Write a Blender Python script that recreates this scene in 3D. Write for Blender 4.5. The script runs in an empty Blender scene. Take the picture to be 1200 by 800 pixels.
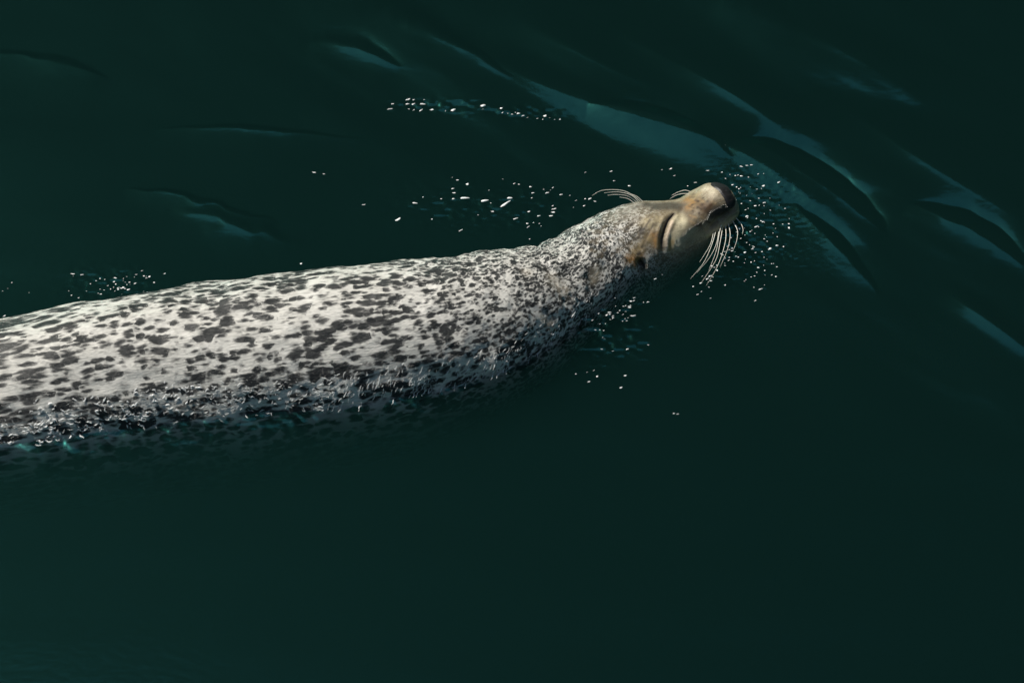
import bpy, bmesh, math, random
import numpy as np
from mathutils import Vector

S = bpy.context.scene
COL = S.collection
rng = np.random.default_rng(7)
random.seed(7)

# ------------------------------------------------------------------ camera
PITCH = math.radians(50.0)
DIST = 7.0
FOC = 150.0
cam_d = bpy.data.cameras.new("camera")
cam = bpy.data.objects.new("camera", cam_d)
COL.objects.link(cam)
CAM = np.array([0.0, -DIST * math.cos(PITCH), DIST * math.sin(PITCH)])
cam.location = CAM
cam.rotation_euler = (math.pi / 2 - PITCH, 0, 0)
cam_d.lens = FOC
cam_d.sensor_width = 36.0
cam_d.clip_end = 2000.0
S.camera = cam
cam_d.dof.use_dof = True
cam_d.dof.focus_distance = 7.15
cam_d.dof.aperture_fstop = 3.2

# ------------------------------------------------------------------ sky, sun, exposure
SUN_EL = math.radians(48.5)
SUN_AZ = math.radians(-42.0)          # from +Y, negative = towards -X
W = bpy.data.worlds.new("World")
S.world = W
W.use_nodes = True
wn = W.node_tree
bg = wn.nodes["Background"]
sky = wn.nodes.new("ShaderNodeTexSky")
sky.sky_type = 'NISHITA'
sky.sun_disc = False
sky.sun_elevation = SUN_EL
sky.sun_rotation = SUN_AZ
sky.air_density = 1.5
sky.dust_density = 0.7
sky.ozone_density = 2.0
wn.links.new(sky.outputs[0], bg.inputs[0])
bg.inputs[1].default_value = 0.05

sd = bpy.data.lights.new("sun", 'SUN')
sd.energy = 5.0
sd.angle = math.radians(0.5)
sd.color = (1.0, 0.95, 0.86)
sun = bpy.data.objects.new("sun", sd)
COL.objects.link(sun)
sv = Vector((math.sin(SUN_AZ) * math.cos(SUN_EL), math.cos(SUN_AZ) * math.cos(SUN_EL), math.sin(SUN_EL)))
sun.rotation_euler = sv.to_track_quat('Z', 'Y').to_euler()

S.view_settings.view_transform = 'Standard'
S.view_settings.look = 'None'
S.view_settings.exposure = 0.16
S.view_settings.gamma = 1.0
S.view_settings.use_curve_mapping = False
S.render.engine = 'CYCLES'
S.cycles.use_denoising = True
S.cycles.volume_bounces = 0
S.cycles.max_bounces = 8
S.cycles.transparent_max_bounces = 16
S.cycles.sample_clamp_indirect = 4.0

# ------------------------------------------------------------------ helpers
CR = np.array([1.0, 0, 0])
CU = np.array([0, math.sin(PITCH), math.cos(PITCH)])
CW = np.array([0, math.cos(PITCH), -math.sin(PITCH)])
FPX = 1200 * FOC / 36.0


def to_px(p):
    """photograph pixel (1200 wide) of world points"""
    q = p - CAM
    z = q @ CW
    return np.stack([600 + FPX * (q @ CR) / z, 400 - FPX * (q @ CU) / z], -1)


def at(px, py, z=0.0):
    """world point at height z seen at a photograph pixel"""
    d = CW + CR * (px - 600) / FPX + CU * (400 - py) / FPX
    return CAM + d * ((z - CAM[2]) / d[2])


def mesh_obj(name, verts, faces, mat, parent=None, smooth=True, quads=False):
    me = bpy.data.meshes.new(name)
    verts = np.asarray(verts, dtype=np.float32)
    if quads:
        f = np.asarray(faces, dtype=np.int32)
        k = f.shape[1]
        me.vertices.add(len(verts))
        me.vertices.foreach_set("co", verts.ravel())
        me.loops.add(f.size)
        me.loops.foreach_set("vertex_index", f.ravel())
        me.polygons.add(len(f))
        me.polygons.foreach_set("loop_start", np.arange(0, f.size, k, dtype=np.int32))
        me.polygons.foreach_set("loop_total", np.full(len(f), k, dtype=np.int32))
        me.update(calc_edges=True)
        me.validate()
    else:
        me.from_pydata([tuple(map(float, v)) for v in verts], [], [tuple(map(int, q)) for q in faces])
    me.polygons.foreach_set("use_smooth", [smooth] * len(me.polygons))
    if mat:
        me.materials.append(mat)
    ob = bpy.data.objects.new(name, me)
    COL.objects.link(ob)
    if parent:
        ob.parent = parent
    return ob


def tag(o, label=None, cat=None, group=None, kind=None):
    if label: o["label"] = label
    if cat: o["category"] = cat
    if group: o["group"] = group
    if kind: o["kind"] = kind
    return o


def sstep(x, a, b):
    t = np.clip((x - a) / (b - a), 0, 1)
    return t * t * (3 - 2 * t)


def vnoise(x, y, seed=0):
    """smooth 2-D value noise in -1..1"""
    r = np.random.default_rng(seed)
    tab = r.uniform(-1, 1, (256, 256))
    xi = np.floor(x).astype(int); yi = np.floor(y).astype(int)
    fx = x - xi; fy = y - yi
    fx = fx ** 3 * (fx * (fx * 6 - 15) + 10); fy = fy ** 3 * (fy * (fy * 6 - 15) + 10)
    a = tab[xi & 255, yi & 255]; b = tab[(xi + 1) & 255, yi & 255]
    c = tab[xi & 255, (yi + 1) & 255]; d = tab[(xi + 1) & 255, (yi + 1) & 255]
    return (a * (1 - fx) + b * fx) * (1 - fy) + (c * (1 - fx) + d * fx) * fy


class NT:
    """tiny node-tree builder"""
    def __init__(self, name):
        self.m = bpy.data.materials.new(name)
        self.m.use_nodes = True
        self.t = self.m.node_tree
        self.t.nodes.clear()
        self.out = self.t.nodes.new("ShaderNodeOutputMaterial")

    def n(self, kind, inputs=None, **props):
        nd = self.t.nodes.new(kind)
        for k, v in props.items():
            setattr(nd, k, v)
        for k, v in (inputs or {}).items():
            self.set(nd, k, v)
        return nd

    def set(self, nd, k, v):
        sock = nd.inputs[k]
        if isinstance(v, bpy.types.NodeSocket):
            self.t.links.new(v, sock)
        else:
            sock.default_value = v

    def math(self, op, a, b=0.0, c=None, clamp=False):
        nd = self.n("ShaderNodeMath", operation=op, use_clamp=clamp)
        self.set(nd, 0, a); self.set(nd, 1, b)
        if c is not None: self.set(nd, 2, c)
        return nd.outputs[0]

    def mix(self, f, a, b):
        nd = self.n("ShaderNodeMix", data_type='RGBA')
        self.set(nd, 0, f); self.set(nd, 6, a); self.set(nd, 7, b)
        return nd.outputs[2]

    def rng(self, v, a, b, lo=0.0, hi=1.0):
        nd = self.n("ShaderNodeMapRange", interpolation_type='SMOOTHSTEP')
        for k, q in zip((0, 1, 2, 3, 4), (v, a, b, lo, hi)):
            self.set(nd, k, q)
        return nd.outputs[0]

    def noise(self, vec, scale, detail=3, rough=0.5, dist=0.0):
        nd = self.n("ShaderNodeTexNoise", {"Vector": vec, "Scale": scale, "Detail": detail, "Roughness": rough, "Distortion": dist})
        return nd.outputs[0]

    def vmul(self, vec, xyz):
        nd = self.n("ShaderNodeVectorMath", operation='MULTIPLY')
        self.set(nd, 0, vec); nd.inputs[1].default_value = xyz
        return nd.outputs[0]


def simple_mat(name, col, rough, spec=0.5, coat=0.0):
    b = NT(name)
    p = b.n("ShaderNodeBsdfPrincipled", {"Base Color": (*col, 1), "Roughness": rough, "Specular IOR Level": spec, "Coat Weight": coat})
    tc = b.n("ShaderNodeTexCoord")
    nz = b.noise(tc.outputs["Object"], 180, 3)
    mx = b.mix(nz, (*[c * 0.75 for c in col], 1), (*[min(1, c * 1.2) for c in col], 1))
    b.set(p, "Base Color", mx)
    b.t.links.new(p.outputs[0], b.out.inputs[0])
    return b.m


# ------------------------------------------------------------------ the seal's shape (loft)
def rotm(yaw, pit, rol):
    cy, sy, cp, sp, cr, sr = math.cos(yaw), math.sin(yaw), math.cos(pit), math.sin(pit), math.cos(rol), math.sin(rol)
    return (np.array([[cy, -sy, 0], [sy, cy, 0], [0, 0, 1]]) @ np.array([[cp, 0, -sp], [0, 1, 0], [sp, 0, cp]])
            @ np.array([[1, 0, 0], [0, cr, -sr], [0, sr, cr]]))


HR = rotm(math.radians(22.0), math.radians(17.0), math.radians(-31.0))
HC = at(772.3, 262.0, -0.008)           # point between the eyes

# body: photo x, y of the back's outline, radius, centre height
body_st = [(-560, 462, .050, -.15), (-480, 447, .078, -.145), (-380, 437, .105, -.135), (-250, 422, .132, -.120),
           (-120, 398, .150, -.100), (0, 376, .160, -.092), (100, 353, .166, -.091), (200, 336, .169, -.091),
           (300, 322, .170, -.087), (400, 311, .164, -.076), (480, 304, .154, -.063)]
# neck: photo x, y of its axis, radius, centre height
neck_st = [(566, 390, .134, -.048), (622, 365, .115, -.036), (668, 339, .0850, -.030)]
# head: forward, half width, top, bottom (all in the head's own frame)
head_st = [(-.080, .088, .061, -.112), (-.050, .082, .057, -.108), (-.022, .076, .0500, -.102), (0.0, .070, .0405, -.097),
           (.028, .061, .0255, -.088), (.050, .0545, .0175, -.078), (.074, .050, .0195, -.066), (.098, .0445, .0205, -.057),
           (.115, .0375, .014, -.051), (.127, .0275, .004, -.045), (.1335, .0120, -.008, -.034)]

cen, wid, top, bot, upv = [], [], [], [], []
xs = np.array([b[0] for b in body_st], float); ys = np.array([b[1] for b in body_st], float)
slope = np.gradient(ys, xs)
for i, (x, y, R, z) in enumerate(body_st):
    n = np.array([-slope[i], 1.0]); n /= np.linalg.norm(n)
    rp = R * FPX / DIST
    c = at(x + n[0] * rp, y + n[1] * rp, z)
    cen.append(c); wid.append(R); top.append(R); bot.append(-R); upv.append(np.array([0, 0, 1.0]))
for x, y, R, z in neck_st:
    cen.append(at(x, y, z)); wid.append(R); top.append(R); bot.append(-R); upv.append(np.array([0, 0, 1.0]))
for f, w, t, b in head_st:
    cen.append(HC + HR @ np.array([f, 0, 0])); wid.append(w); top.append(t); bot.append(b); upv.append(HR[:, 2])
cen = np.array(cen); prof = np.column_stack([wid, top, bot]); upv = np.array(upv)
arc = np.r_[0, np.cumsum(np.linalg.norm(np.diff(cen, axis=0), axis=1))]


def pchip(x, y, xq):
    """monotone cubic interpolation of columns"""
    y = y.reshape(len(x), -1)
    h = np.diff(x)[:, None]; d = np.diff(y, axis=0) / h
    m = np.zeros_like(y)
    a, b = d[:-1], d[1:]
    w1 = 2 * h[1:] + h[:-1]; w2 = h[1:] + 2 * h[:-1]
    ok = a * b > 0
    m[1:-1] = np.where(ok, (w1 + w2) / (w1 / np.where(ok, a, 1) + w2 / np.where(ok, b, 1)), 0)
    m[0], m[-1] = d[0], d[-1]
    k = np.clip(np.searchsorted(x, xq) - 1, 0, len(x) - 2)
    t = ((xq - x[k]) / (x[k + 1] - x[k]))[:, None]; hh = h[k]
    return ((2 * t**3 - 3 * t**2 + 1) * y[k] + (t**3 - 2 * t**2 + t) * hh * m[k] + (-2 * t**3 + 3 * t**2) * y[k + 1] + (t**3 - t**2) * hh * m[k + 1])


def catmull(x, y, xq):
    m = np.gradient(y, x, axis=0)
    k = np.clip(np.searchsorted(x, xq) - 1, 0, len(x) - 2)
    hh = (x[k + 1] - x[k])[:, None]; t = ((xq - x[k])[:, None]) / hh
    return ((2 * t**3 - 3 * t**2 + 1) * y[k] + (t**3 - 2 * t**2 + t) * hh * m[k] + (-2 * t**3 + 3 * t**2) * y[k + 1] + (t**3 - t**2) * hh * m[k + 1])


s_neck = arc[len(body_st) + len(neck_st) - 1]
sq = np.r_[np.linspace(0, arc[5], 160, endpoint=False), np.linspace(arc[5], s_neck, 620, endpoint=False), np.linspace(s_neck, arc[-1] , 330)]
NR, NA = len(sq), 400
C_ = catmull(arc, cen, sq)
P_ = pchip(arc, prof, sq)
U_ = catmull(arc, upv, sq)
# smooth the join of body and head
for _ in range(2500):
    C_[1:-1] = .25 * C_[:-2] + .5 * C_[1:-1] + .25 * C_[2:]
    U_[1:-1] = .25 * U_[:-2] + .5 * U_[1:-1] + .25 * U_[2:]
T_ = np.gradient(C_, sq, axis=0); T_ /= np.linalg.norm(T_, axis=1)[:, None]
U_ -= T_ * (U_ * T_).sum(1)[:, None]; U_ /= np.linalg.norm(U_, axis=1)[:, None]
L_ = np.cross(U_, T_)                 # the seal's left
ang = np.linspace(0, 2 * np.pi, NA, endpoint=False)
ca, sa = np.cos(ang), np.sin(ang)
w_, t_, b_ = P_[:, 0], P_[:, 1], P_[:, 2]
mid = np.where(sq > s_neck, 0, 0)
hs = np.clip((sq - s_neck) / (arc[-1] - s_neck), 0, 1)
ex = 1 - 0.12 * sstep(hs, .45, .8)    # muzzle a little boxier
cx = np.sign(ca) * np.abs(ca)[None, :] ** ex[:, None]
sx = np.sign(sa) * np.abs(sa)[None, :] ** ex[:, None]
mid_u = (t_ + b_) / 2; half = (t_ - b_) / 2
lat = w_[:, None] * cx
vert = mid_u[:, None] + half[:, None] * sx
# in the muzzle the cross-section is wider low down (whisker pads)
V = C_[:, None, :] + L_[:, None, :] * lat[..., None] + U_[:, None, :] * vert[..., None]
R_eff = (w_ + half) / 2
# let the neck run smoothly into the shoulders
ri = np.arange(NR)
wsm = (.5 * sstep(ri, 430, 560) * (1 - sstep(ri, 790, 850)))[1:-1, None, None]
for _ in range(1100):
    V[1:-1] += wsm * (.5 * (V[:-2] + V[2:]) - V[1:-1])
gro = .165 * (1 + .62 * sstep(sq, s_neck - .36, s_neck + .02))     # finer spots towards the neck
rest_s = np.r_[0, np.cumsum(np.diff(sq) * ((gro / R_eff).clip(0, 2.8) * (1 + .6 * sstep(sq, s_neck - .34, s_neck - .05)))[1:])]
REST = np.stack([np.broadcast_to(rest_s[:, None], (NR, NA)), gro[:, None] * ca[None, :], gro[:, None] * sa[None, :]], -1)


def normals(V):
    du = np.gradient(V, axis=0); dv = (np.roll(V, -1, 1) - np.roll(V, 1, 1)) / 2
    n = np.cross(dv, du); l = np.linalg.norm(n, axis=-1, keepdims=True)
    n = n / np.maximum(l, 1e-12)
    out = V - C_[:, None, :]
    return np.where((n * out).sum(-1, keepdims=True).mean() < 0, -n, n)


HEAD0 = 780                          # first ring of the head block


def head_local(p):
    return (p - HC) @ HR


def pick(px, py, V, N):
    """point of the near surface that shows at a photograph pixel"""
    q = to_px(V); d = (q[..., 0] - px) ** 2 + (q[..., 1] - py) ** 2
    face = ((CAM - V) * N).sum(-1) > 0
    i = np.argmin(np.where(face, d, 1e9))
    return V.reshape(-1, 3)[i], N.reshape(-1, 3)[i]


def seg_dist(p, poly):
    """distance to a polyline and its parameter 0..1"""
    best = np.full(p.shape[:-1], 1e9); par = np.zeros(p.shape[:-1])
    n = len(poly) - 1
    for k in range(n):
        a, b = poly[k], poly[k + 1]
        ab = b - a
        t = np.clip(((p - a) @ ab) / (ab @ ab), 0, 1)
        d = np.linalg.norm(p - a - t[..., None] * ab, axis=-1)
        m = d < best
        best = np.where(m, d, best); par = np.where(m, (k + t) / n, par)
    return best, par


N = normals(V)
H = V[HEAD0 - 120:]
Nn = N[HEAD0 - 120:]
disp = np.zeros(H.shape[:2])
PX = 1 / 714.0


def blob(px, py, r, amp, rr=None):
    c, n = pick(px, py, H, Nn)
    d = np.linalg.norm(H - c, axis=-1)
    return amp * np.exp(-(d / (r * PX)) ** 2)


def line(pts, r, amp):
    poly = np.array([pick(x, y, H, Nn)[0] for x, y in pts])
    d, t = seg_dist(H, poly)
    e = np.sin(np.pi * np.clip(t, .02, .98)) ** .5
    return amp * e * np.exp(-(d / (r * PX)) ** 2)


EYE = [(789, 251), (783, 258), (779, 268), (776, 280), (776, 290)]
disp += line([(x + 1, y) for x, y in EYE], 11, -.0026)          # the socket
disp += line(EYE, 1.8, -.0042)                                     # slit between the lids
disp += line([(x + 6, y + 1) for x, y in EYE], 3.2, .0028)         # front lid
disp += line([(x - 6, y - 1) for x, y in EYE], 3.0, .0025)         # rear lid
disp += blob(808, 264, 15, .0035)                                   # cheek
disp += blob(828, 244, 11, .0030)                                   # whisker pad
disp += blob(764, 258, 12, .003)                                    # brow
LIP = [(868, 245), (861, 255), (850, 263), (839, 269), (829, 276)]
disp += line(LIP, 4.2, .0050)                                       # raised lip edge
disp += line([(863, 241), (852, 250), (841, 258), (828, 270)], 3.2, -.0045)
disp += blob(861, 249, 6, .003)                                     # chin
disp += blob(752, 309, 4.5, -.008)                                    # ear hole
disp += line([(760, 255), (752, 268), (740, 282), (722, 296)], 1.6, -.0010)
disp += line([(752, 252), (738, 268), (720, 282)], 1.6, -.0007)
disp += line([(801, 240), (797, 250), (799, 262)], 3.5, -.0016)     # skin creases behind the brow
disp += line([(766, 262), (758, 278), (752, 290)], 1.5, -.0006)
# loose skin folds on the neck
rl = V[..., :]
sv_ = np.broadcast_to(sq[:, None], (NR, NA))
fold = np.zeros((NR, NA))
for k, (off, a, tw) in enumerate([(-.06, .0022, .05), (-.025, .0026, .06), (.012, .0030, .05), (.045, .0026, .04), (-.10, .0016, .06), (-.15, .0012, .03)]):
    d = sv_ - (s_neck + off) - tw * np.sin(ang + .6 + .3 * k)[None, :] * .8
    fold += a * np.exp(-(d / .010) ** 2) * (0.5 + .5 * np.sin(ang * 2 + k * 1.3)[None, :])
full = np.zeros((NR, NA)); full[HEAD0 - 120:] = disp
lump = .0030 * vnoise(REST[..., 0] * 14 + 3, ang[None, :] * 3.0, 5) + .0012 * vnoise(REST[..., 0] * 45, ang[None, :] * 9, 6)
lump *= 1 - .75 * sstep(hs, .2, .5)[:, None]
# seamless in angle
bl = sstep(np.abs(((ang + np.pi / 2) % (2 * np.pi)) - np.pi), np.pi - .4, np.pi)[None, :]
V = V + N * (full + fold + lump * (1 - bl))[..., None]
N = normals(V)

# coat colours, some shade and a lit edge, painted as masks on the surface
H = V[HEAD0 - 120:]; Nn = N[HEAD0 - 120:]
tint = np.zeros((NR, NA, 4)); tint[..., 3] = 0


def paint(pts, r, col, a):
    w = np.zeros((NR, NA))
    poly = np.array([pick(x, y, H, Nn)[0] for x, y in pts])
    d = np.linalg.norm(H - poly[0], axis=-1) if len(pts) == 1 else seg_dist(H, poly)[0]
    w[HEAD0 - 120:] = a * np.exp(-(d / (r * PX)) ** 2)
    k = w[..., None]
    tint[..., :3] = tint[..., :3] * (1 - k) + np.array(col) * k
    tint[..., 3] = tint[..., 3] * (1 - w) + w


hl = head_local(V)
face = sstep(hl[..., 0] + .35 * np.abs(hl[..., 1]), -.060, .045)
tint[..., :3] = np.array((.30, .24, .145)); tint[..., 3] = face * .85
CREAM, OCHRE, GREY, BROWN, DARK = (.60, .54, .36), (.38, .17, .02), (.06, .056, .045), (.10, .050, .02), (.012, .010, .009)
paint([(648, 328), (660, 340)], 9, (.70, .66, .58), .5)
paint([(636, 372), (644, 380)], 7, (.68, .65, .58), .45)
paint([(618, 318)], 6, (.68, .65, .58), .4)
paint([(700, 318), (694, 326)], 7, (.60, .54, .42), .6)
paint([(748, 240), (735, 248), (722, 254)], 12, (.26, .25, .22), .7)
paint([(760, 240), (785, 239), (802, 240)], 11, GREY, .9)
paint([(770, 244), (788, 243), (800, 244)], 7, GREY, .85)
paint([(796, 248), (804, 247)], 5, (.10, .085, .06), .7)
paint([(757, 260), (766, 265), (771, 258)], 8, (.50, .42, .26), .9)
paint([(797, 258), (803, 268), (792, 281)], 10, CREAM, .98)
paint([(814, 276), (824, 274)], 7, (.36, .31, .19), .85)
paint([(813, 258), (806, 250), (822, 266)], 5, (.12, .095, .06), .75)
paint([(766, 276), (770, 288)], 5.5, OCHRE, .95)
paint([(788, 284), (784, 290)], 4.5, (.40, .25, .07), .85)
paint([(737, 304), (750, 301), (744, 308)], 7, OCHRE, .85)
paint([(752, 288), (744, 294), (760, 280)], 7, (.38, .28, .13), .85)
paint([(806, 233), (813, 236), (808, 242)], 7, (.30, .15, .035), .95)
paint([(812, 228), (822, 236), (832, 246)], 3, (.09, .05, .02), .8)
paint([(820, 226), (815, 230)], 5, (.34, .25, .13), .85)
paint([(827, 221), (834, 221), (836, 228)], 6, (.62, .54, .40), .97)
paint([(822, 241), (827, 247), (833, 240)], 6, BROWN, .9)
paint([(835, 252), (845, 250), (852, 246), (840, 246)], 6.5, DARK, .97)  # mouth shadow and dark wet fur painted together
paint([(826, 258), (834, 262)], 5, (.16, .12, .07), .8)
paint([(811, 250), (808, 262), (800, 274)], 3.5, (.16, .12, .07), .6)
for _ in range(34):
    q_ = random.random()
    x_, y_ = 806 + 30 * random.random(), 228 + 38 * q_
    paint([(x_, y_), (x_ + random.uniform(3, 7), y_ + random.uniform(-2, 5))], random.uniform(1.1, 2.0), random.choice([(.05, .028, .012), (.09, .05, .02), (.34, .24, .12)]), random.uniform(.4, .8))
paint([(836, 252), (845, 250), (852, 246)], 5, DARK, .95)  # second pass of the painted mouth shadow and wet fur
paint(LIP, 3.0, (.50, .41, .24), .95)  # sunlit edge of the whisker pad painted pale
paint([(858, 248), (866, 240)], 3, (.20, .16, .11), .8)
paint(EYE, 2.6, (.03, .022, .014), .97)
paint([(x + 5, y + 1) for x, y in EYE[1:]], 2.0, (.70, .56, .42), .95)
paint([(x - 5.5, y) for x, y in EYE[2:]], 2.2, (.30, .19, .08), .8)
paint([(750, 305), (755, 312)], 5.6, (.008, .007, .006), 1.0)
paint([(762, 257), (748, 277), (726, 293)], 1.5, (.05, .04, .03), .8)
paint([(766, 262), (758, 278), (752, 290)], 1.2, (.08, .06, .04), .7)
for _ in range(95):
    x_, y_ = random.uniform(692, 775), random.uniform(238, 300)
    paint([(x_, y_), (x_ - random.uniform(1, 4), y_ + random.uniform(0, 3))], random.uniform(1.4, 2.6), (.04, .036, .03), random.uniform(.5, .9) * (1 if x_ < 755 else .6))
for x, y in [(818, 236), (823, 240), (817, 243), (829, 236), (824, 232), (812, 247), (830, 250), (819, 250), (811, 240), (826, 244)]:
    paint([(x, y)], 1.7, (.03, .018, .010), .85)

# ------------------------------------------------------------------ materials
# coat
b = NT("seal_coat")
at_r = b.n("ShaderNodeAttribute", attribute_name="rest").outputs["Vector"]
at_t = b.n("ShaderNodeAttribute", attribute_name="tint")
jit = b.noise(b.vmul(at_r, (30, 190, 190)), 1.0, 3, .6)
warp = b.n("ShaderNodeVectorMath", operation='MULTIPLY_ADD')
wn_ = b.n("ShaderNodeTexNoise", {"Vector": at_r, "Scale": 40.0, "Detail": 2.0})
b.set(warp, 0, wn_.outputs["Color"]); warp.inputs[1].default_value = (.012, .012, .012); b.set(warp, 2, at_r)
wv = warp.outputs[0]
# large soft grouping of the spots, then the spots themselves
grp = b.noise(at_r, 9.0, 2)
def ovals(sc3, rad, seed):
    mv = b.n("ShaderNodeVectorMath", operation='ADD')
    b.set(mv, 0, b.vmul(wv, sc3)); mv.inputs[1].default_value = (seed, seed * 1.7, seed * .3)
    vo = b.n("ShaderNodeTexVoronoi", {"Vector": mv.outputs[0], "Scale": 1.0, "Randomness": 1.0})
    sp = b.n("ShaderNodeSeparateColor", {0: vo.outputs["Color"]})
    r_ = b.math('MULTIPLY_ADD', sp.outputs[0], rad, b.math('MULTIPLY', b.math('SUBTRACT', grp, .5), .9))
    return b.math('SUBTRACT', r_, vo.outputs["Distance"])


oA = ovals((36, 70, 70), .68, 0.0)
oB = ovals((54, 106, 106), .68, 3.7)
f2 = b.math('MAXIMUM', b.math('ADD', oA, .04), b.math('ADD', oB, .07))
f3 = b.math('MULTIPLY_ADD', b.math('SUBTRACT', jit, .5), .95, f2)
spot = b.rng(f3, -.17, .15)
streak = b.noise(b.vmul(at_r, (40, 420, 420)), 1.0, 2, .6)
big = b.noise(at_r, 16.0, 3)
light = b.mix(big, (.74, .73, .69, 1), (.46, .45, .41, 1))
light = b.mix(b.rng(streak, .5, .78, 0, .5), light, (.16, .155, .14, 1))
dark = b.mix(streak, (.008, .010, .011, 1), (.032, .035, .035, 1))
coat = b.mix(spot, light, dark)
# neck warmer
sepx = b.n("ShaderNodeSeparateXYZ", {0: at_r})
mott = b.noise(b.vmul(at_r, (60, 80, 80)), 1.0, 3, .6)
face0 = b.mix(b.rng(mott, .48, .72, 0, .40), at_t.outputs["Color"], (.075, .05, .025, 1))
facecol = b.mix(b.rng(streak, .45, .78, 0, .38), face0, (.05, .036, .024, 1))
col = b.mix(at_t.outputs["Alpha"], coat, facecol)
p = b.n("ShaderNodeBsdfPrincipled", {"Base Color": col, "Roughness": .5, "Specular IOR Level": .25, "Coat Weight": .4, "Coat Roughness": .16})
bmp = b.n("ShaderNodeBump", {"Strength": .3, "Distance": .004, "Height": streak})
b.set(p, "Normal", bmp.outputs[0])
clump = b.noise(b.vmul(at_r, (120, 260, 260)), 1.0, 3, .65)
bmp2 = b.n("ShaderNodeBump", {"Strength": 1.0, "Distance": .006, "Height": clump})
b.set(p, "Coat Normal", bmp2.outputs[0])
b.t.links.new(p.outputs[0], b.out.inputs[0])
M_COAT = b.m

M_NOSE = simple_mat("nose_skin", (.012, .012, .013), .5, .4)
M_EYE = simple_mat("eye_dark", (.010, .008, .007), .12, .5, .5)
M_WHISK = simple_mat("whisker_keratin", (.85, .82, .72), .3, .5)

# water: clear sheet over a murky green body
b = NT("sea_water")
tc = b.n("ShaderNodeTexCoord")
wb = b.noise(b.vmul(tc.outputs["Object"], (55, 90, 1)), 1.0, 3, .5)
bump = b.n("ShaderNodeBump", {"Strength": .05, "Distance": .004, "Height": wb})
fr = b.n("ShaderNodeFresnel", {"IOR": 2.0})
gl = b.n("ShaderNodeBsdfGlossy", {"Color": (.19, .96, .84, 1), "Roughness": .10}, distribution='BECKMANN')
gl2 = b.n("ShaderNodeBsdfGlossy", {"Color": (.19, .96, .84, 1), "Roughness": .155})
glm = b.n("ShaderNodeMixShader", {0: .5, 1: gl.outputs[0], 2: gl2.outputs[0]})
tr = b.n("ShaderNodeBsdfTransparent", {"Color": (1, 1, 1, 1)})
b.set(fr, "Normal", bump.outputs[0]); b.set(gl, "Normal", bump.outputs[0]); b.set(gl2, "Normal", bump.outputs[0])
geo = b.n("ShaderNodeNewGeometry")
fac = b.math('MULTIPLY', fr.outputs[0], b.math('SUBTRACT', 1.0, geo.outputs["Backfacing"]))
ms = b.n("ShaderNodeMixShader", {0: fac, 1: tr.outputs[0], 2: glm.outputs[0]})
b.t.links.new(ms.outputs[0], b.out.inputs["Surface"])
DENS = 11.0
SC = (.0125, .054, .051)
vs = b.n("ShaderNodeVolumeScatter", {"Color": (*SC, 1), "Density": DENS})
va = b.n("ShaderNodeVolumeAbsorption", {"Color": (.0, .10, .09, 1), "Density": DENS})
ad = b.n("ShaderNodeAddShader", {0: vs.outputs[0], 1: va.outputs[0]})
b.t.links.new(ad.outputs[0], b.out.inputs["Volume"])
M_WATER = b.m

# ------------------------------------------------------------------ water surface
def axis(lo, hi, step, far, grow):
    a = list(np.arange(lo, hi, step))
    d = step; x = a[-1]
    up = []
    while x < far:
        d *= grow; x += d; up.append(x)
    d = step; x = a[0]; dn = []
    while x > -far:
        d *= grow; x -= d; dn.append(x)
    return np.array(dn[::-1] + a + up)


gx = axis(-.95, .95, .0022, 120, 1.25)
gy = axis(-.62, .66, .0022, 120, 1.25)
X, Y = np.meshgrid(gx, gy, indexing='ij')
Z = np.zeros_like(X)
PXY = to_px(np.stack([X, Y, Z], -1))
near = np.exp(-(np.maximum(0, np.hypot(X, Y) - 3) / 6) ** 2) * (.25 + .75 * sstep(Y, -.42, -.05))
# long low swell, and a train of small waves running down to the right ahead of the seal
Z += .0022 * vnoise(X * 2.1 + Y * 1.1 + 9, Y * 3.0 - X * 1.2, 11) * near
Z += .0005 * vnoise(X * 6 + Y * 4 + 2, Y * 11 - X * 2, 12) * near
al, ac = X * .80 - Y * .60, X * .60 + Y * .80
train = sstep(ac, .02, .42) * near
Z += (.0028 * vnoise(al * 2.6 + .8 * ac, ac * 9.0 + .6 * vnoise(al * 3, ac * 3, 14), 13) + .0007 * vnoise(al * 6, ac * 19, 15) + .00028 * vnoise(al * 13, ac * 46, 17)) * train
Z += .0007 * vnoise(X * 4 - Y, Y * 15 + X * 1.0, 16) * near * (1 - train)


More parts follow.
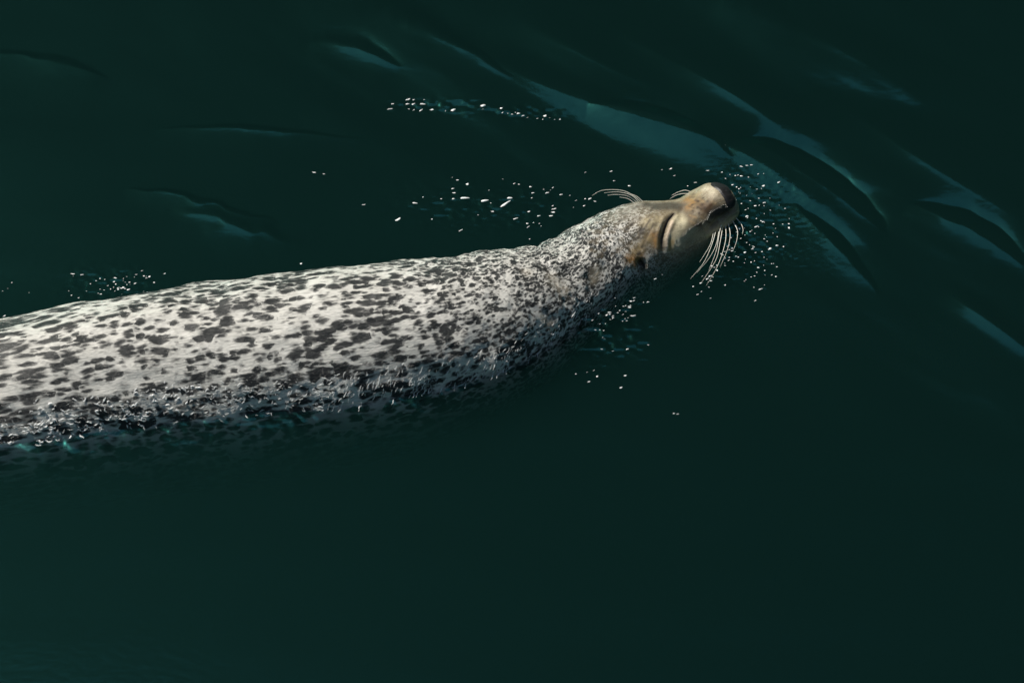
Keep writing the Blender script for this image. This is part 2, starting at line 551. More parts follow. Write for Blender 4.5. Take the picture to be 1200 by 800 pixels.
def ridge(pts, hgt, soft, near_len, lens=0.0, steep=.13, wob=.0, power=1.0):
    """a wavelet along photo points: soft far slope, a steep lens-shaped face in it, long near side"""
    poly = np.array([at(x, y)[:2] for x, y in pts])
    m_ = 3.0 * max(soft, near_len)
    lo = poly.min(0) - m_; hi = poly.max(0) + m_
    ix = (gx > lo[0]) & (gx < hi[0]); iy = (gy > lo[1]) & (gy < hi[1])
    sub = np.ix_(ix, iy)
    Pq = np.stack([X[sub], Y[sub]], -1)
    Pq = Pq + wob * np.stack([vnoise(Pq[..., 0] * 34, Pq[..., 1] * 34, 3), vnoise(Pq[..., 0] * 34, Pq[..., 1] * 34, 4)], -1)
    # smooth curve through the points
    tt = np.arange(len(poly)); tq = np.linspace(0, len(poly) - 1, 8 * (len(poly) - 1) + 1)
    pl = catmull(tt.astype(float), poly, tq)
    best = np.full(Pq.shape[:2], 1e9); par = np.zeros_like(best); sgn = np.ones_like(best)
    n = len(pl) - 1
    for k in range(n):
        a, c = pl[k], pl[k + 1]; ab = c - a
        t = ((Pq - a) @ ab) / (ab @ ab)
        tc_ = np.clip(t, 0, 1)
        v = Pq - a - tc_[..., None] * ab
        d = np.linalg.norm(v, axis=-1)
        m = d < best
        best = np.where(m, d, best); par = np.where(m, (k + tc_) / n, par)
        sgn = np.where(m, np.sign(ab[0] * v[..., 1] - ab[1] * v[..., 0]), sgn)
    d = best * sgn
    env = np.sin(np.pi * np.clip(par, 0, 1)) ** power
    H_ = hgt * env
    wd = lens * env + 1e-6
    near_h = H_ * np.exp(np.minimum(d, 0) / near_len)
    if lens:
        T_r = np.maximum(steep * wd - H_, 0)
        face_h = H_ - (H_ + T_r) * np.clip(d / wd, 0, 1)
        far_h = -T_r * np.exp(-np.maximum(d - wd, 0) / soft)
        h = np.where(d < 0, near_h, np.where(d < wd, face_h, far_h))
    else:
        h = np.where(d < 0, near_h, H_ * np.exp(-(np.maximum(d, 0) / soft) ** 2))
    Z[sub] += h


# the bow wave and the short crests riding on it
ridge([(440, 10), (540, 58), (640, 104), (720, 134), (800, 158), (870, 184), (950, 238), (1010, 284), (1080, 350)], .0050, .030, .030)
ridge([(866, 166), (900, 180), (950, 212), (1000, 247), (1040, 276)], .0072, .020, .040, .050, .27, .003, .8)
ridge([(690, 124), (745, 134), (800, 152), (860, 186)], .0042, .020, .030, .030, .25, .003, .8)
ridge([(1066, 240), (1110, 260), (1160, 287), (1215, 322)], .0070, .020, .040, .044, .27, .003, .8)
ridge([(930, 240), (960, 272), (988, 300), (1030, 346)], .0048, .014, .030, .026, .26, .003, .8)
ridge([(435, 8), (475, 24), (520, 48), (600, 92)], .0056, .018, .034, .030, .25, .003, .8)
ridge([(366, 48), (410, 56), (470, 80)], .0034, .018, .026, .028, .20, .003, .8)
ridge([(845, -12), (880, 4), (935, 36)], .0052, .016, .034, .028, .25, .003, .8)
ridge([(720, 40), (820, 92), (880, 128), (960, 184)], .0062, .055, .034)
ridge([(580, 10), (680, 66), (780, 112)], .0046, .055, .030)
ridge([(980, 120), (1080, 190), (1220, 275)], .0046, .055, .034)
ridge([(880, 20), (980, 60), (1100, 130)], .0046, .05, .04)
ridge([(1110, 345), (1160, 380), (1230, 432)], .0052, .020, .030)
ridge([(180, 150), (260, 152), (330, 155), (430, 164)], .0032, .014, .022, .012, .22, .003)
ridge([(-40, 58), (60, 72), (130, 92)], .0030, .020, .03, .016, .16, .004)
ridge([(150, 222), (230, 236), (330, 262)], .0030, .016, .024, .012, .20, .008)
ridge([(200, 250), (270, 262), (350, 290)], .0026, .016, .026, .0, .12, .008)

# waterline of the near flank, for the chop along it
cz = C_[:, 2]; rr = R_eff
half_w = np.sqrt(np.maximum(rr ** 2 - cz ** 2, 0))
wx, wy = C_[:, 0], C_[:, 1] - half_w
o = np.argsort(wx)
edge_y = np.interp(X[:, 0], wx[o], wy[o])[:, None]
top_y = np.interp(X[:, 0], wx[o], (C_[:, 1] + half_w)[o])[:, None]
dn_ = edge_y - Y                        # >0 in front of the flank
xl = X
band = np.exp(-np.where(dn_ > 0, dn_ / .040, dn_ / .09) ** 2) * sstep(-X, -.30, .30) * (np.abs(X) < 1.2)
wx_ = X + .012 * vnoise(X * 30, Y * 30, 27); wy_ = Y + .012 * vnoise(X * 30 + 9, Y * 30, 28)
lap = (.0024 * vnoise(wx_ * 20, wy_ * 24, 21) + .0034 * vnoise(wx_ * 44 + 7, wy_ * 52, 22) + .0016 * vnoise(wx_ * 95, wy_ * 110, 23)
       + .0007 * vnoise(wx_ * 190, wy_ * 200, 24))
Z += band * lap * .30


# small capillary ripples where sun glints and splashes show on the surface
def packet(px, py, rx, ry, amp, lam, sd_):
    c = at(px, py)
    e = np.exp(-((PXY[..., 0] - px) / rx) ** 2 - ((PXY[..., 1] - py) / ry) ** 2) * (np.abs(X) < 1.2) * (np.abs(Y) < 1)
    global Z
    Z = Z + amp * e * vnoise(X / lam, Y / lam * 1.4, sd_)


packet(880, 275, 60, 60, .0008, .0075, 31)
packet(580, 240, 110, 28, .0007, .010, 32)
packet(130, 330, 60, 22, .0004, .009, 33)
packet(720, 390, 50, 35, .0010, .010, 34)
packet(510, 125, 60, 8, .0010, .010, 35)
packet(610, 132, 50, 8, .0010, .010, 36)

nx, ny = X.shape
idx = np.arange(nx * ny).reshape(nx, ny)
F = np.stack([idx[:-1, :-1], idx[1:, :-1], idx[1:, 1:], idx[:-1, 1:]], -1).reshape(-1, 4)
verts = np.stack([X, Y, Z], -1).reshape(-1, 3)
# close the body of water below
rim = np.r_[idx[:, 0], idx[-1, 1:], idx[-2::-1, -1], idx[0, -2:0:-1]]
low = verts[rim].copy(); low[:, 2] = -3.0
base = len(verts)
nr_ = len(rim)
j = np.arange(nr_); j2 = (j + 1) % nr_
side = np.stack([rim[j2], rim[j], base + j, base + j2], -1)
cen_v = np.array([[0, 0, -3.0]])
verts = np.vstack([verts, low, cen_v])
floor = np.stack([base + j2, base + j, np.full(nr_, base + nr_), np.full(nr_, base + nr_)], -1)
me_w = mesh_obj("water", verts, np.vstack([F, side]), M_WATER, quads=True)
bm = bmesh.new(); bm.from_mesh(me_w.data); bm.verts.ensure_lookup_table()
for q in floor:
    bm.faces.new([bm.verts[q[0]], bm.verts[q[1]], bm.verts[q[2]]])
bm.to_mesh(me_w.data); bm.free()
tag(me_w, "dark green sea water with smooth bow waves", kind='structure')

# ------------------------------------------------------------------ unseen dark ring added to darken the water's reflections
hv, hf = [], []
NA_, NL = 240, 14
for i in range(NA_):
    t = 2 * math.pi * i / NA_
    dt = (math.degrees(t) - 25 + 180) % 360 - 180
    hgt = (40 + 152 * float(1 - sstep(abs(dt), 40, 68))) * (1 + .04 * math.sin(7 * t) + .04 * math.sin(17 * t + 2)) + random.uniform(-1.5, 1.5)
    for k in range(NL):
        u = k / (NL - 1)
        r = 78 + 42 * u ** 1.3 + random.uniform(-1.2, 1.2)
        hv.append((r * math.sin(t), r * math.cos(t), -3.5 + (hgt + 3.5) * u ** .8 + (random.uniform(-.8, .8) if k else 0)))
for i in range(NA_):
    for k in range(NL - 1):
        a_, b_2 = i * NL + k, ((i + 1) % NA_) * NL + k
        hf.append((a_, a_ + 1, b_2 + 1, b_2))
b = NT("backdrop_dark")
tcx = b.n("ShaderNodeTexCoord")
nz = b.noise(tcx.outputs["Object"], .35, 6, .65)
pp = b.n("ShaderNodeBsdfPrincipled", {"Base Color": b.mix(nz, (.012, .022, .012, 1), (.045, .065, .03, 1)), "Roughness": .9})
b.t.links.new(pp.outputs[0], b.out.inputs[0])
backdrop = mesh_obj("backdrop", hv, hf, b.m)
tag(backdrop, "unseen added dark hills round the bay", kind='structure')

# unseen dark quay added behind the camera to cut sky fill on the flank
bm = bmesh.new()
def qbox(x0, x1, y0, y1, z0, z1):
    vs_ = [bm.verts.new((x, y, z)) for z in (z0, z1) for x, y in ((x0, y0), (x1, y0), (x1, y1), (x0, y1))]
    for q in ((3, 2, 1, 0), (4, 5, 6, 7), (0, 1, 5, 4), (1, 2, 6, 5), (2, 3, 7, 6), (3, 0, 4, 7)):
        bm.faces.new([vs_[k] for k in q])
for k in range(60):
    xk = -15 + k * .5
    qbox(xk + .006, xk + .494, -5.35 + random.uniform(-.02, .02), -5.15 + random.uniform(-.02, .02), -2.5, 3.75)
qbox(-15.2, 15.2, -9.5, -5.05, 3.752, 3.95)
me = bpy.data.meshes.new("blocker"); bm.to_mesh(me); bm.free()
b = NT("blocker_dark")
tcq = b.n("ShaderNodeTexCoord")
nzq = b.noise(b.vmul(tcq.outputs["Object"], (6, 6, .8)), 1.0, 5, .6)
pq = b.n("ShaderNodeBsdfPrincipled", {"Base Color": b.mix(nzq, (.010, .009, .008, 1), (.035, .03, .026, 1)), "Roughness": .8})
b.t.links.new(pq.outputs[0], b.out.inputs[0])
me.materials.append(b.m)
blocker = bpy.data.objects.new("blocker", me); COL.objects.link(blocker)
tag(blocker, "unseen added dark quay above the water", kind='structure')

# ------------------------------------------------------------------ the seal
seal = bpy.data.objects.new("harbour_seal", None)
COL.objects.link(seal)
tag(seal, "pale spotted seal swimming with its snout out of the dark water", "seal")
i0 = np.arange(NR - 1)[:, None]; a0 = np.arange(NA)[None, :]
a1 = (a0 + 1) % NA
fq = np.stack([i0 * NA + a0, i0 * NA + a1, (i0 + 1) * NA + a1, (i0 + 1) * NA + a0], -1).reshape(-1, 4)
body = mesh_obj("body", V.reshape(-1, 3), fq, M_COAT, seal, quads=True)
bm = bmesh.new(); bm.from_mesh(body.data); bm.verts.ensure_lookup_table()
bm.faces.new([bm.verts[k] for k in range(NA)])
bm.faces.new([bm.verts[(NR - 1) * NA + k] for k in range(NA)][::-1])
bmesh.ops.recalc_face_normals(bm, faces=bm.faces)
bm.to_mesh(body.data); bm.free()


def point_attr(ob, name, arr, kind):
    a = ob.data.attributes.new(name, kind, 'POINT')
    a.data.foreach_set('vector' if kind == 'FLOAT_VECTOR' else 'color', arr.astype(np.float32).ravel())


point_attr(body, "rest", REST.reshape(-1, 3), 'FLOAT_VECTOR')
point_attr(body, "tint", tint.reshape(-1, 4), 'FLOAT_COLOR')


# fur: wet strands lying back along the body
ii = rng.integers(150, NR - 22, 260000); jj = rng.integers(0, NA, 260000)
vis = ((CAM - V[ii, jj]) * N[ii, jj]).sum(-1) > -.25
px_ = to_px(V[ii, jj])
clear = np.minimum(seg_dist(V[ii, jj], np.array([pick(x, y, V[HEAD0 - 120:], N[HEAD0 - 120:])[0] for x, y in EYE]))[0],
                   np.linalg.norm(V[ii, jj] - pick(752, 309, V[HEAD0 - 120:], N[HEAD0 - 120:])[0], axis=-1) - .002)
vis &= (clear > .009) & (hs[ii] < .62) & (px_[:, 0] > -30) & (V[ii, jj][:, 2] > -.012)
# keep the density even per area
cell = np.linalg.norm(np.cross(np.gradient(V, axis=0)[ii, jj], (np.roll(V, -1, 1) - V)[ii, jj]), axis=-1)
vis &= rng.random(len(ii)) < np.clip(cell / np.percentile(cell, 80), 0, 1) * .5
ii, jj = ii[vis], jj[vis]
root, nn_, tt_ = V[ii, jj], N[ii, jj], -T_[ii]
tt_ = tt_ - nn_ * (tt_ * nn_).sum(-1, keepdims=True); tt_ /= np.linalg.norm(tt_, axis=-1, keepdims=True)
bb_ = np.cross(nn_, tt_)
k = len(ii)
hsf = hs[ii][:, None]
ln = (rng.uniform(.005, .011, (k, 1))) * (1 - .6 * sstep(hsf, .2, .6))
sway = rng.normal(0, .13, (k, 1)); lift = rng.uniform(.01, .075, (k, 1))
wd_ = rng.uniform(.00018, .0004, (k, 1))
tip = root + ln * (tt_ + bb_ * sway + nn_ * lift)
mid_ = root + ln * .5 * (tt_ + bb_ * sway * .7 + nn_ * (lift * 1.25))
roll_ = rng.normal(0, .16, (k, 1))
sd1 = bb_ * np.cos(roll_) + nn_ * np.sin(roll_)
fv = np.stack([root - sd1 * wd_ - nn_ * .0002, root + sd1 * wd_ - nn_ * .0002, mid_ + sd1 * wd_, mid_ - sd1 * wd_, tip], 1).reshape(-1, 3)
o5 = np.arange(k)[:, None] * 5
ff = np.vstack([o5 + np.array([[0, 1, 2]]), o5 + np.array([[0, 2, 3]]), o5 + np.array([[3, 2, 4]])])
fur = mesh_obj("fur", fv, ff, M_COAT, seal, quads=True)
tag(fur, kind="stuff")
point_attr(fur, "rest", np.repeat(REST[ii, jj], 5, axis=0), 'FLOAT_VECTOR')
point_attr(fur, "tint", np.repeat(tint[ii, jj], 5, axis=0), 'FLOAT_COLOR')


def tube(pts, r0, r1, name, mat, parent=None, seg=6, n=14):
    pts = np.array(pts, float)
    t = np.arange(len(pts), dtype=float)
    q = catmull(t, pts, np.linspace(0, t[-1], n)) if len(pts) > 2 else pts
    n = len(q)
    tg = np.gradient(q, axis=0); tg /= np.linalg.norm(tg, axis=1)[:, None]
    ref = np.array([.3, .2, .93]); s1 = np.cross(tg, ref); s1 /= np.linalg.norm(s1, axis=1)[:, None]
    s2 = np.cross(tg, s1)
    rr_ = np.linspace(r0, r1, n)[:, None]
    an = np.linspace(0, 2 * np.pi, seg, endpoint=False)
    vv = (q[:, None] + (s1[:, None] * np.cos(an)[None, :, None] + s2[:, None] * np.sin(an)[None, :, None]) * rr_[:, None]).reshape(-1, 3)
    fs = [(i * seg + a, i * seg + (a + 1) % seg, (i + 1) * seg + (a + 1) % seg, (i + 1) * seg + a) for i in range(n - 1) for a in range(seg)]
    fs += [tuple(range(seg))[::-1], tuple((n - 1) * seg + a for a in range(seg))]
    return mesh_obj(name, vv, fs, mat, parent)


def depth_at(px, py, ref):
    """point on the sight line of a photograph pixel at the same depth as a reference point"""
    d = CW + CR * (px - 600) / FPX + CU * (400 - py) / FPX
    return CAM + d * ((ref - CAM) @ CW)


Hh, Nh = V[HEAD0 - 120:], N[HEAD0 - 120:]
# moustache whiskers drooping to the water from the near lip
wsk = [((840, 270), (833, 290), (822, 314), (804, 336)), ((844, 268), (839, 288), (829, 308), (812, 328)),
       ((848, 265), (843, 288), (837, 312), (817, 343)), ((851, 263), (850, 286), (840, 318), (824, 346)),
       ((854, 261), (856, 278), (852, 298), (842, 322)), ((859, 258), (865, 272), (864, 286), (859, 300)),
       ((863, 255), (869, 263), (872, 271), (871, 278)), ((837, 272), (832, 288), (824, 302), (817, 313)),
       ((846, 262), (842, 278), (838, 300), (828, 326))]
for w in wsk:
    c0, n0 = pick(*w[0], Hh, Nh)
    zs = np.linspace(max(c0[2], .004), .003, len(w))
    pts = [c0 - n0 * .002] + [at(w[0][0] + (x - w[0][0]) * .86, w[0][1] + (y - w[0][1]) * .86, z) for (x, y), z in zip(w[1:], zs[1:])]
    tube(pts, .00046 + .0002 * random.random(), .00016, "whisker", M_WHISK, seal)
# moustache whiskers of the far side and the brow hairs
for w in [((808, 226), (800, 227), (792, 229), (785, 233)), ((810, 224), (803, 223), (795, 225), (787, 229)),
          ((752, 236), (742, 229), (728, 223), (706, 223), (694, 229)), ((750, 237), (740, 229), (724, 225), (708, 226)),
          ((748, 237), (736, 230), (722, 228), (712, 229)), ((754, 236), (746, 230), (735, 226)),
          ((745, 238), (736, 233), (726, 231))]:
    c0, n0 = pick(*w[0], Hh, Nh)
    pts = [c0 - n0 * .002] + [depth_at(x, y, c0) for x, y in w[1:]]
    tube(pts, .00062, .00020, "whisker", M_WHISK, seal)

# the eye: a dark glint of eyeball between the closing lids, both sides of the head
ep = [pick(x, y, Hh, Nh) for x, y in EYE]
loc = [head_local(p_[0]) for p_ in ep]
for sgn_ in (1, -1):
    pts = [HC + HR @ (l * np.array([1, sgn_, 1]) - np.array([0, -.0010 * sgn_, .0005])) for l in loc]
    e_ = tube(pts, .0016, .0010, "eye", M_EYE, seal, 8, 12)
# nose pad: bare black skin over the end of the snout, with two nostril slits
g0 = NR - 110
Vs, Ns = V[g0:NR - 3], N[g0:NR - 3]
gl = head_local(Vs)
pad = [head_local(pick(x, y, Hh, Nh)[0]) for x, y in ((843, 219), (851, 227), (857, 237))]
pad = np.array(pad); pad = np.vstack([pad, pad[::-1] * np.array([1, -1, 1])])
pd_, _ = seg_dist(gl, pad)
body_c = np.linalg.norm(gl - pad.mean(0), axis=-1)
dpad = np.minimum(pd_, np.abs(body_c) * .47)
Rp = .0125
inside = dpad < Rp
hgt_ = .0026 * (1 - sstep(dpad, Rp * .55, Rp)) - .0006
for s_ in (1, -1):
    sl = np.array([[.5, .5, .5]]) * 0
    a_ = pad[0] * .3 + pad[1] * .7; c_ = pad[2]
    a_ = a_ * np.array([1, s_, 1]); c_ = c_ * np.array([1, s_ * .55, 1])
    hgt_ -= .0034 * np.exp(-(seg_dist(gl, np.array([a_, c_]))[0] / .0016) ** 2)
Vp = Vs + Ns * hgt_[..., None]
num = np.full(inside.shape, -1); num[inside] = np.arange(inside.sum())
i_, j_ = np.meshgrid(np.arange(inside.shape[0] - 1), np.arange(NA), indexing='ij')
q4 = np.stack([num[i_, j_], num[i_, (j_ + 1) % NA], num[i_ + 1, (j_ + 1) % NA], num[i_ + 1, j_]], -1).reshape(-1, 4)
q4 = q4[(q4 >= 0).all(1)]
mesh_obj("nose", Vp[inside], q4, M_NOSE, seal, quads=True)

# ------------------------------------------------------------------ sun glints modelled as white foam flecks on the water
M_FOAM_GLINT = simple_mat("foam_glint_white", (.86, .90, .90), .22, .5)  # white shared by the modelled glints and the froth threads


def water_z(x, y):
    i = np.clip(np.searchsorted(gx, x) - 1, 0, nx - 2); j_ = np.clip(np.searchsorted(gy, y) - 1, 0, ny - 2)
    return Z[i, j_]


sparkle_me = []
for q in range(9):
    bm = bmesh.new()
    nb = random.choice([1, 1, 2, 3])
    for c_ in range(nb):
        g = bmesh.ops.create_icosphere(bm, subdivisions=2, radius=1.0 if nb == 1 else random.uniform(.35, .75))
        ox, oy = (0, 0) if nb == 1 else (random.uniform(-.7, .7), random.uniform(-.35, .35))
        ph = [random.uniform(0, 6.28) for _ in range(4)]
        for v in g["verts"]:
            c = v.co.copy()
            f = 1 + .30 * math.sin(2.3 * c.x + ph[0]) + .25 * math.sin(3.1 * c.y + ph[1]) + .18 * math.sin(5 * c.x * c.y + ph[2])
            v.co = Vector((c.x * f + ox, c.y * f * .8 + oy, c.z * (.42 + .1 * math.sin(3 * c.x + ph[3]))))
    for f in bm.faces: f.smooth = True
    me = bpy.data.meshes.new("sparkle"); bm.to_mesh(me); bm.free(); me.materials.append(M_FOAM_GLINT)
    sparkle_me.append(me)


def sparkle(px, py, w, h, label, group):
    """a white fleck modelling a sun glint, w x h photograph pixels in size"""
    p0 = at(px, py); z = water_z(p0[0], p0[1])
    p0 = at(px, py, z)
    o = bpy.data.objects.new("sparkle", random.choice(sparkle_me))
    COL.objects.link(o)
    o.location = p0
    k_ = .48 + .62 * random.random() ** 1.6
    o.scale = (w * PX / 2 * k_, h * PX / 2 * k_, min(w, h) * PX / 2 * k_)
    o.rotation_euler = (0, 0, random.uniform(-.15, .75))
    tag(o, label, "sparkle", group)


LA1 = ("sun glint modelled as a bright white bubble in the left cluster of the row of foam beyond the seal's back", "left cluster of the glint row")
LA2 = ("sun glint modelled as a small white bubble in the right-hand trail of the row of foam beyond the seal's back", "right trail of the glint row")
for x, y, w, h in [(460, 122, 7, 5), (457, 128, 8, 3), (478, 117, 6, 4), (485, 117, 5, 4), (478, 122, 7, 4), (485, 122, 6, 4), (479, 128, 6, 4), (485, 129, 6, 3),
                   (495, 122, 9, 4), (494, 129, 7, 3), (497, 117, 3, 2), (506, 129, 8, 5), (522, 130, 6, 4), (532, 129, 6, 5), (567, 124, 7, 6), (566, 128, 5, 3),
                   (588, 127, 5, 5), (589, 132, 4, 3), (595, 133, 3, 2), (600, 134, 3, 2), (604, 132, 3, 2), (608, 133, 5, 4), (613, 136, 4, 3), (618, 138, 4, 2),
                   (630, 139, 4, 2), (636, 140, 3, 2), (639, 136, 5, 3), (644, 138, 3, 3), (650, 140, 3, 2), (656, 140, 5, 3)]:
    sparkle(x, y, w, h, *(LA1 if x < 540 else LA2))
LB1 = ("sun glint modelled as a white bubble in the tight patch of foam touching the back of the seal's neck", "modelled glints touching the nape")
LB2 = ("sun glint modelled as a white bubble scattered on open water above the seal's shoulders", "modelled glints above the shoulders")
LB3 = ("sun glint modelled as a fine white bubble on the water under the seal's long brow hairs", "modelled glints under the brow hairs")
LB4 = ("one of two tiny modelled sun glints alone on dark water above the middle of the seal's back", "pair of modelled glints above the back")
LB5 = ("sun glint modelled as a single tiny bubble touching the upper edge of the seal's back", None)
for x, y, w, h in [(426, 240, 9, 4), (467, 257, 10, 3), (487, 238, 7, 3), (496, 231, 3, 3), (517, 233, 5, 3), (531, 233, 5, 5), (532, 226, 6, 3), (531, 221, 5, 3),
                   (536, 211, 6, 3), (530, 208, 3, 2), (548, 216, 4, 3), (546, 232, 10, 4), (569, 235, 9, 5), (575, 238, 4, 3), (573, 223, 3, 2), (589, 210, 4, 2),
                   (603, 215, 4, 2), (608, 216, 3, 2), (597, 232, 6, 4), (594, 238, 13, 4), (577, 248, 7, 4), (560, 252, 6, 3), (540, 270, 6, 2), (506, 257, 2, 2),
                   (605, 256, 6, 2), (632, 253, 6, 3), (620, 248, 5, 2), (648, 241, 5, 3), (649, 245, 6, 3), (648, 249, 5, 3), (646, 253, 8, 2), (623, 232, 4, 3),
                   (625, 226, 6, 3), (622, 219, 3, 3), (618, 262, 7, 3), (625, 261, 5, 3), (619, 266, 8, 3), (632, 262, 7, 4), (634, 265, 5, 3), (621, 280, 3, 3),
                   (368, 202, 5, 2), (380, 204, 4, 2), (353, 309, 3, 2), (637, 222, 4, 2), (641, 226, 4, 2), (645, 223, 4, 2), (648, 220, 3, 2), (658, 228, 4, 2), (668, 229, 3, 2),
                   (675, 235, 5, 2), (686, 233, 4, 2), (691, 233, 5, 3), (697, 236, 5, 3), (685, 241, 3, 2), (672, 243, 3, 2)]:
    sparkle(x, y, w, h, *(LB4 if x in (368, 380) else LB5 if x == 353 else LB3 if x > 640 and y < 246 else LB1 if x > 600 else LB2))
LC = ("sun glint modelled as a tiny white bubble in the loose swarm along the seal's back at the left", "modelled glints along the back")
LC2 = ("sun glint modelled as a tiny white bubble by the far left end of the seal's back", "modelled glints at the far left")
for _ in range(52):
    sparkle(random.gauss(140, 24), random.gauss(333, 8.5), random.uniform(1.6, 4), random.uniform(1.2, 2.4), *LC)
for x, y, w, h in [(85, 321, 6, 3), (96, 322, 4, 2), (14, 331, 4, 2), (9, 338, 5, 2), (34, 343, 4, 2), (3, 341, 3, 2), (5, 370, 6, 3), (84, 346, 4, 2), (92, 349, 3, 2)]:
    sparkle(x, y, w, h, *(LC2 if x < 40 else LC))
LD1 = ("foam and sun glint modelled as a tiny white bubble in the spray off the tip of the seal's nose", "foam and modelled glints off the nose")
LD2 = ("foam and sun glint modelled as a tiny white bubble in the spray beside the seal's chin", "foam and modelled glints beside the chin")
LD3 = ("foam and sun glint modelled as a white bubble clinging among the tips of the seal's drooping whiskers", "foam and modelled glints among the whisker tips")
LD4 = ("sun glint modelled as a tiny white bubble on the water beyond the seal's forehead", "modelled glints beyond the forehead")
cnt = 0
while cnt < 118:
    a = random.uniform(-1.75, 1.15); r = abs(random.gauss(48, 17))
    x = 848 + r * 1.02 * math.cos(a); y = 270 + r * 1.15 * math.sin(a)
    if x < 846 and y < 262: continue
    k_ = random.random()
    sparkle(x, y, 1.6 + 3.2 * k_ ** 2, 1.4 + 1.9 * random.random() * (.5 + k_), *(LD1 if y < 262 else LD2))
    cnt += 1
for _ in range(34):
    t = random.random()
    sparkle(822 + 36 * t + random.gauss(0, 7), 340 - 46 * t + random.gauss(0, 8), random.uniform(1.6, 5), random.uniform(1.4, 3.6), *LD3)
for x, y, w, h in [(686, 202, 6, 2), (716, 201, 5, 2), (776, 199, 4, 2), (786, 198, 5, 3), (790, 206, 5, 2), (829, 200, 8, 3), (720, 212, 4, 2), (738, 218, 4, 3), (815, 214, 4, 2), (806, 218, 3, 2)]:
    sparkle(x, y, w, h, *(LD1 if x > 800 else LD4))
LE = ("sun glint modelled as a tiny white bubble in the streaky patch against the seal's throat", "modelled glints against the throat")
LE2 = ("sun glint modelled as a tiny white bubble drifting off the seal's chest", "modelled glints off the chest")
LE3 = ("one of a lone pair of tiny modelled sun glints on open dark water below the seal's head", "lone modelled glints below the head")
LE4 = ("sun glint modelled as a larger bright bubble under the seal's jaw", None)
for _ in range(40):
    t = random.random()
    sparkle(690 + 62 * t + random.gauss(0, 5), 388 - 36 * t + random.gauss(0, 7), random.uniform(1.8, 4.4), random.uniform(1.2, 2.2), *LE)
for x, y, w, h in [(768, 327, 7, 5), (776, 322, 3, 2), (675, 438, 4, 2), (688, 436, 4, 2), (696, 434, 3, 2), (700, 441, 3, 2), (728, 454, 5, 2), (690, 447, 4, 2), (735, 409, 5, 3),
                   (733, 440, 4, 2), (760, 404, 4, 2), (794, 485, 6, 3), (790, 484, 3, 2), (705, 409, 5, 2), (718, 411, 4, 2)]:
    sparkle(x, y, w, h, *(LE3 if y > 480 else LE4 if (x, y) == (768, 327) else LE2))


# white threads modelling froth and refracted light along the flank's waterline
vis_m = ((CAM - V) * N).sum(-1) > 0
qv = to_px(V)
front = np.full((1340, 900, 3), np.nan)
sel = vis_m & (qv[..., 0] > -60) & (qv[..., 0] < 1270) & (qv[..., 1] > -40) & (qv[..., 1] < 850)
xi = (qv[..., 0][sel] + 64).astype(int); yi = (qv[..., 1][sel] + 44).astype(int)
for ox in (-2, -1, 0, 1, 2):
    for oy in (-2, -1, 0, 1, 2):
        front[np.clip(xi + ox, 0, 1339), np.clip(yi + oy, 0, 899)] = V[sel]
front[xi, yi] = V[sel]


def surf(px, py):
    p0 = at(px, py); zw = water_z(p0[0], p0[1])
    q0 = front[int(np.clip(px + 64, 0, 1339)), int(np.clip(py + 44, 0, 899))]
    pw = at(px, py, zw)
    if not np.isnan(q0[0]) and q0[2] > water_z(q0[0], q0[1]):
        d = CW + CR * (px - 600) / FPX + CU * (400 - py) / FPX
        return CAM + d * ((q0 - CAM) @ CW - .0012)
    return pw + np.array([0, 0, .0006])


fv_, ff_ = [], []


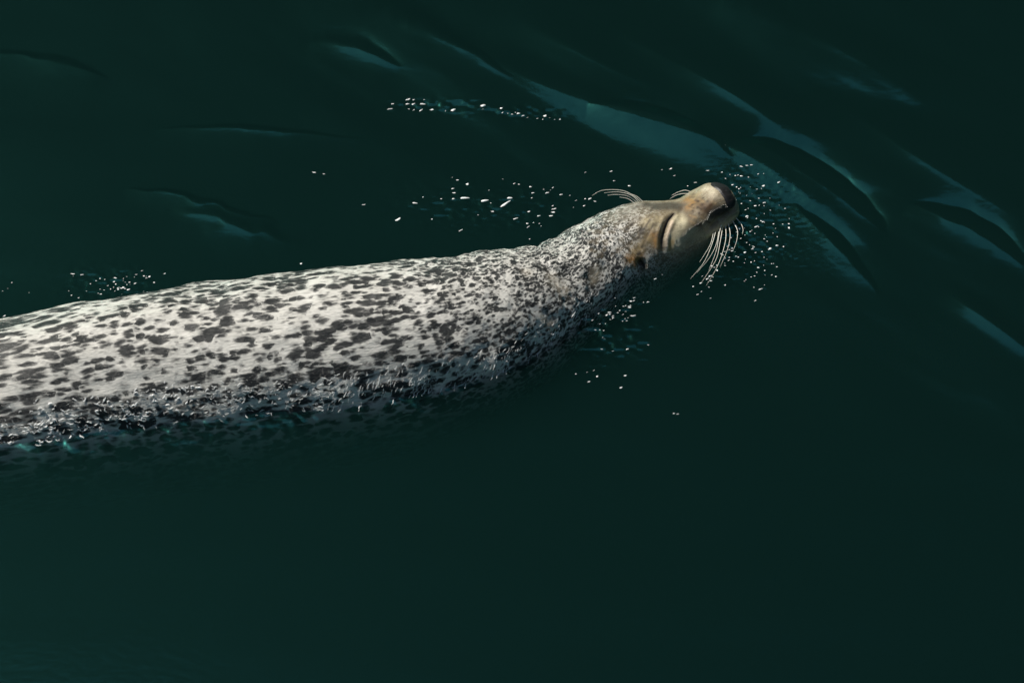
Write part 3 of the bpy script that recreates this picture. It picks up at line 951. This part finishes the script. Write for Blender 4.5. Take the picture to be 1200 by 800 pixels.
def film(pts, r):
    P3 = np.array([surf(x, y) for x, y in pts])
    for _ in range(2):
        P3[1:-1] = .25 * P3[:-2] + .5 * P3[1:-1] + .25 * P3[2:]
    tg = np.gradient(P3, axis=0); tg /= np.linalg.norm(tg, axis=1)[:, None] + 1e-9
    s1 = np.cross(tg, -CW); s1 /= np.linalg.norm(s1, axis=1)[:, None] + 1e-9
    s2 = np.cross(tg, s1)
    n = len(P3)
    wv_ = r * np.sin(np.pi * (np.arange(n) + .4) / n) * (1 + .6 * rng.normal(0, .5, n)).clip(.25, 2)
    b0 = len(fv_)
    for i in range(n):
        for a in range(4):
            t = a * math.pi / 2
            fv_.append(P3[i] + wv_[i] * (s1[i] * math.cos(t) + .6 * s2[i] * math.sin(t)))
    for i in range(n - 1):
        for a in range(4):
            ff_.append((b0 + i * 4 + a, b0 + i * 4 + (a + 1) % 4, b0 + (i + 1) * 4 + (a + 1) % 4, b0 + (i + 1) * 4 + a))


def wander(x, y, dx, dy, n, step, curl):
    th = math.atan2(dy, dx); pts = []
    k1 = random.uniform(0, 6.28); amp = random.uniform(.4, 1.0) * curl
    for i in range(n):
        pts.append((x, y))
        t = th + amp * math.sin(i * .9 + k1) + random.gauss(0, .25)
        x += step * math.cos(t); y += step * math.sin(t)
    return pts


def near_line(x, y):
    q0 = front[int(np.clip(x + 64, 0, 1339)), int(np.clip(y + 44, 0, 899))]
    return (not np.isnan(q0[0])) and -.001 < q0[2] < .045


yA = lambda x: float(np.interp(x, [-20, 100, 200, 330, 420], [508, 486, 468, 462, 466]))
n_ = 0
while n_ < 420:
    x = random.uniform(-15, 400); y = yA(x) + random.gauss(0, 14 + 9 * (x < 170))
    if not near_line(x, y): n_ += .2; continue
    film(wander(x, y, 1, random.uniform(-.8, .9), random.randint(3, 7), 1.5, 1.3), random.uniform(.00025, .0007 + .0006 * (x < 230)))
    n_ += 1
xB, yB = [380, 480, 560, 620, 700], [462, 452, 440, 412, 362]
n_ = 0
while n_ < 330:
    x = random.uniform(385, 700); y = float(np.interp(x, xB, yB)) + random.gauss(0, 16)
    if not near_line(x, y): n_ += .2; continue
    film(wander(x, y, -.45, .9, random.randint(3, 8), 1.5, .8), random.uniform(.00022, .0006))
    n_ += 1
for _ in range(30):
    x = random.uniform(-10, 170); y = float(np.interp(x, [-10, 160], [515, 478])) + random.gauss(0, 9)
    film(wander(x, y, 1, random.uniform(-.6, .3), random.randint(3, 7), 2.0, .9), random.uniform(.0007, .0013))
foam = mesh_obj("foam", fv_, ff_, M_FOAM_GLINT)
tag(foam, "thin broken white threads modelling froth and refracted light along the waterline of the seal's flank", "foam", None, "stuff")
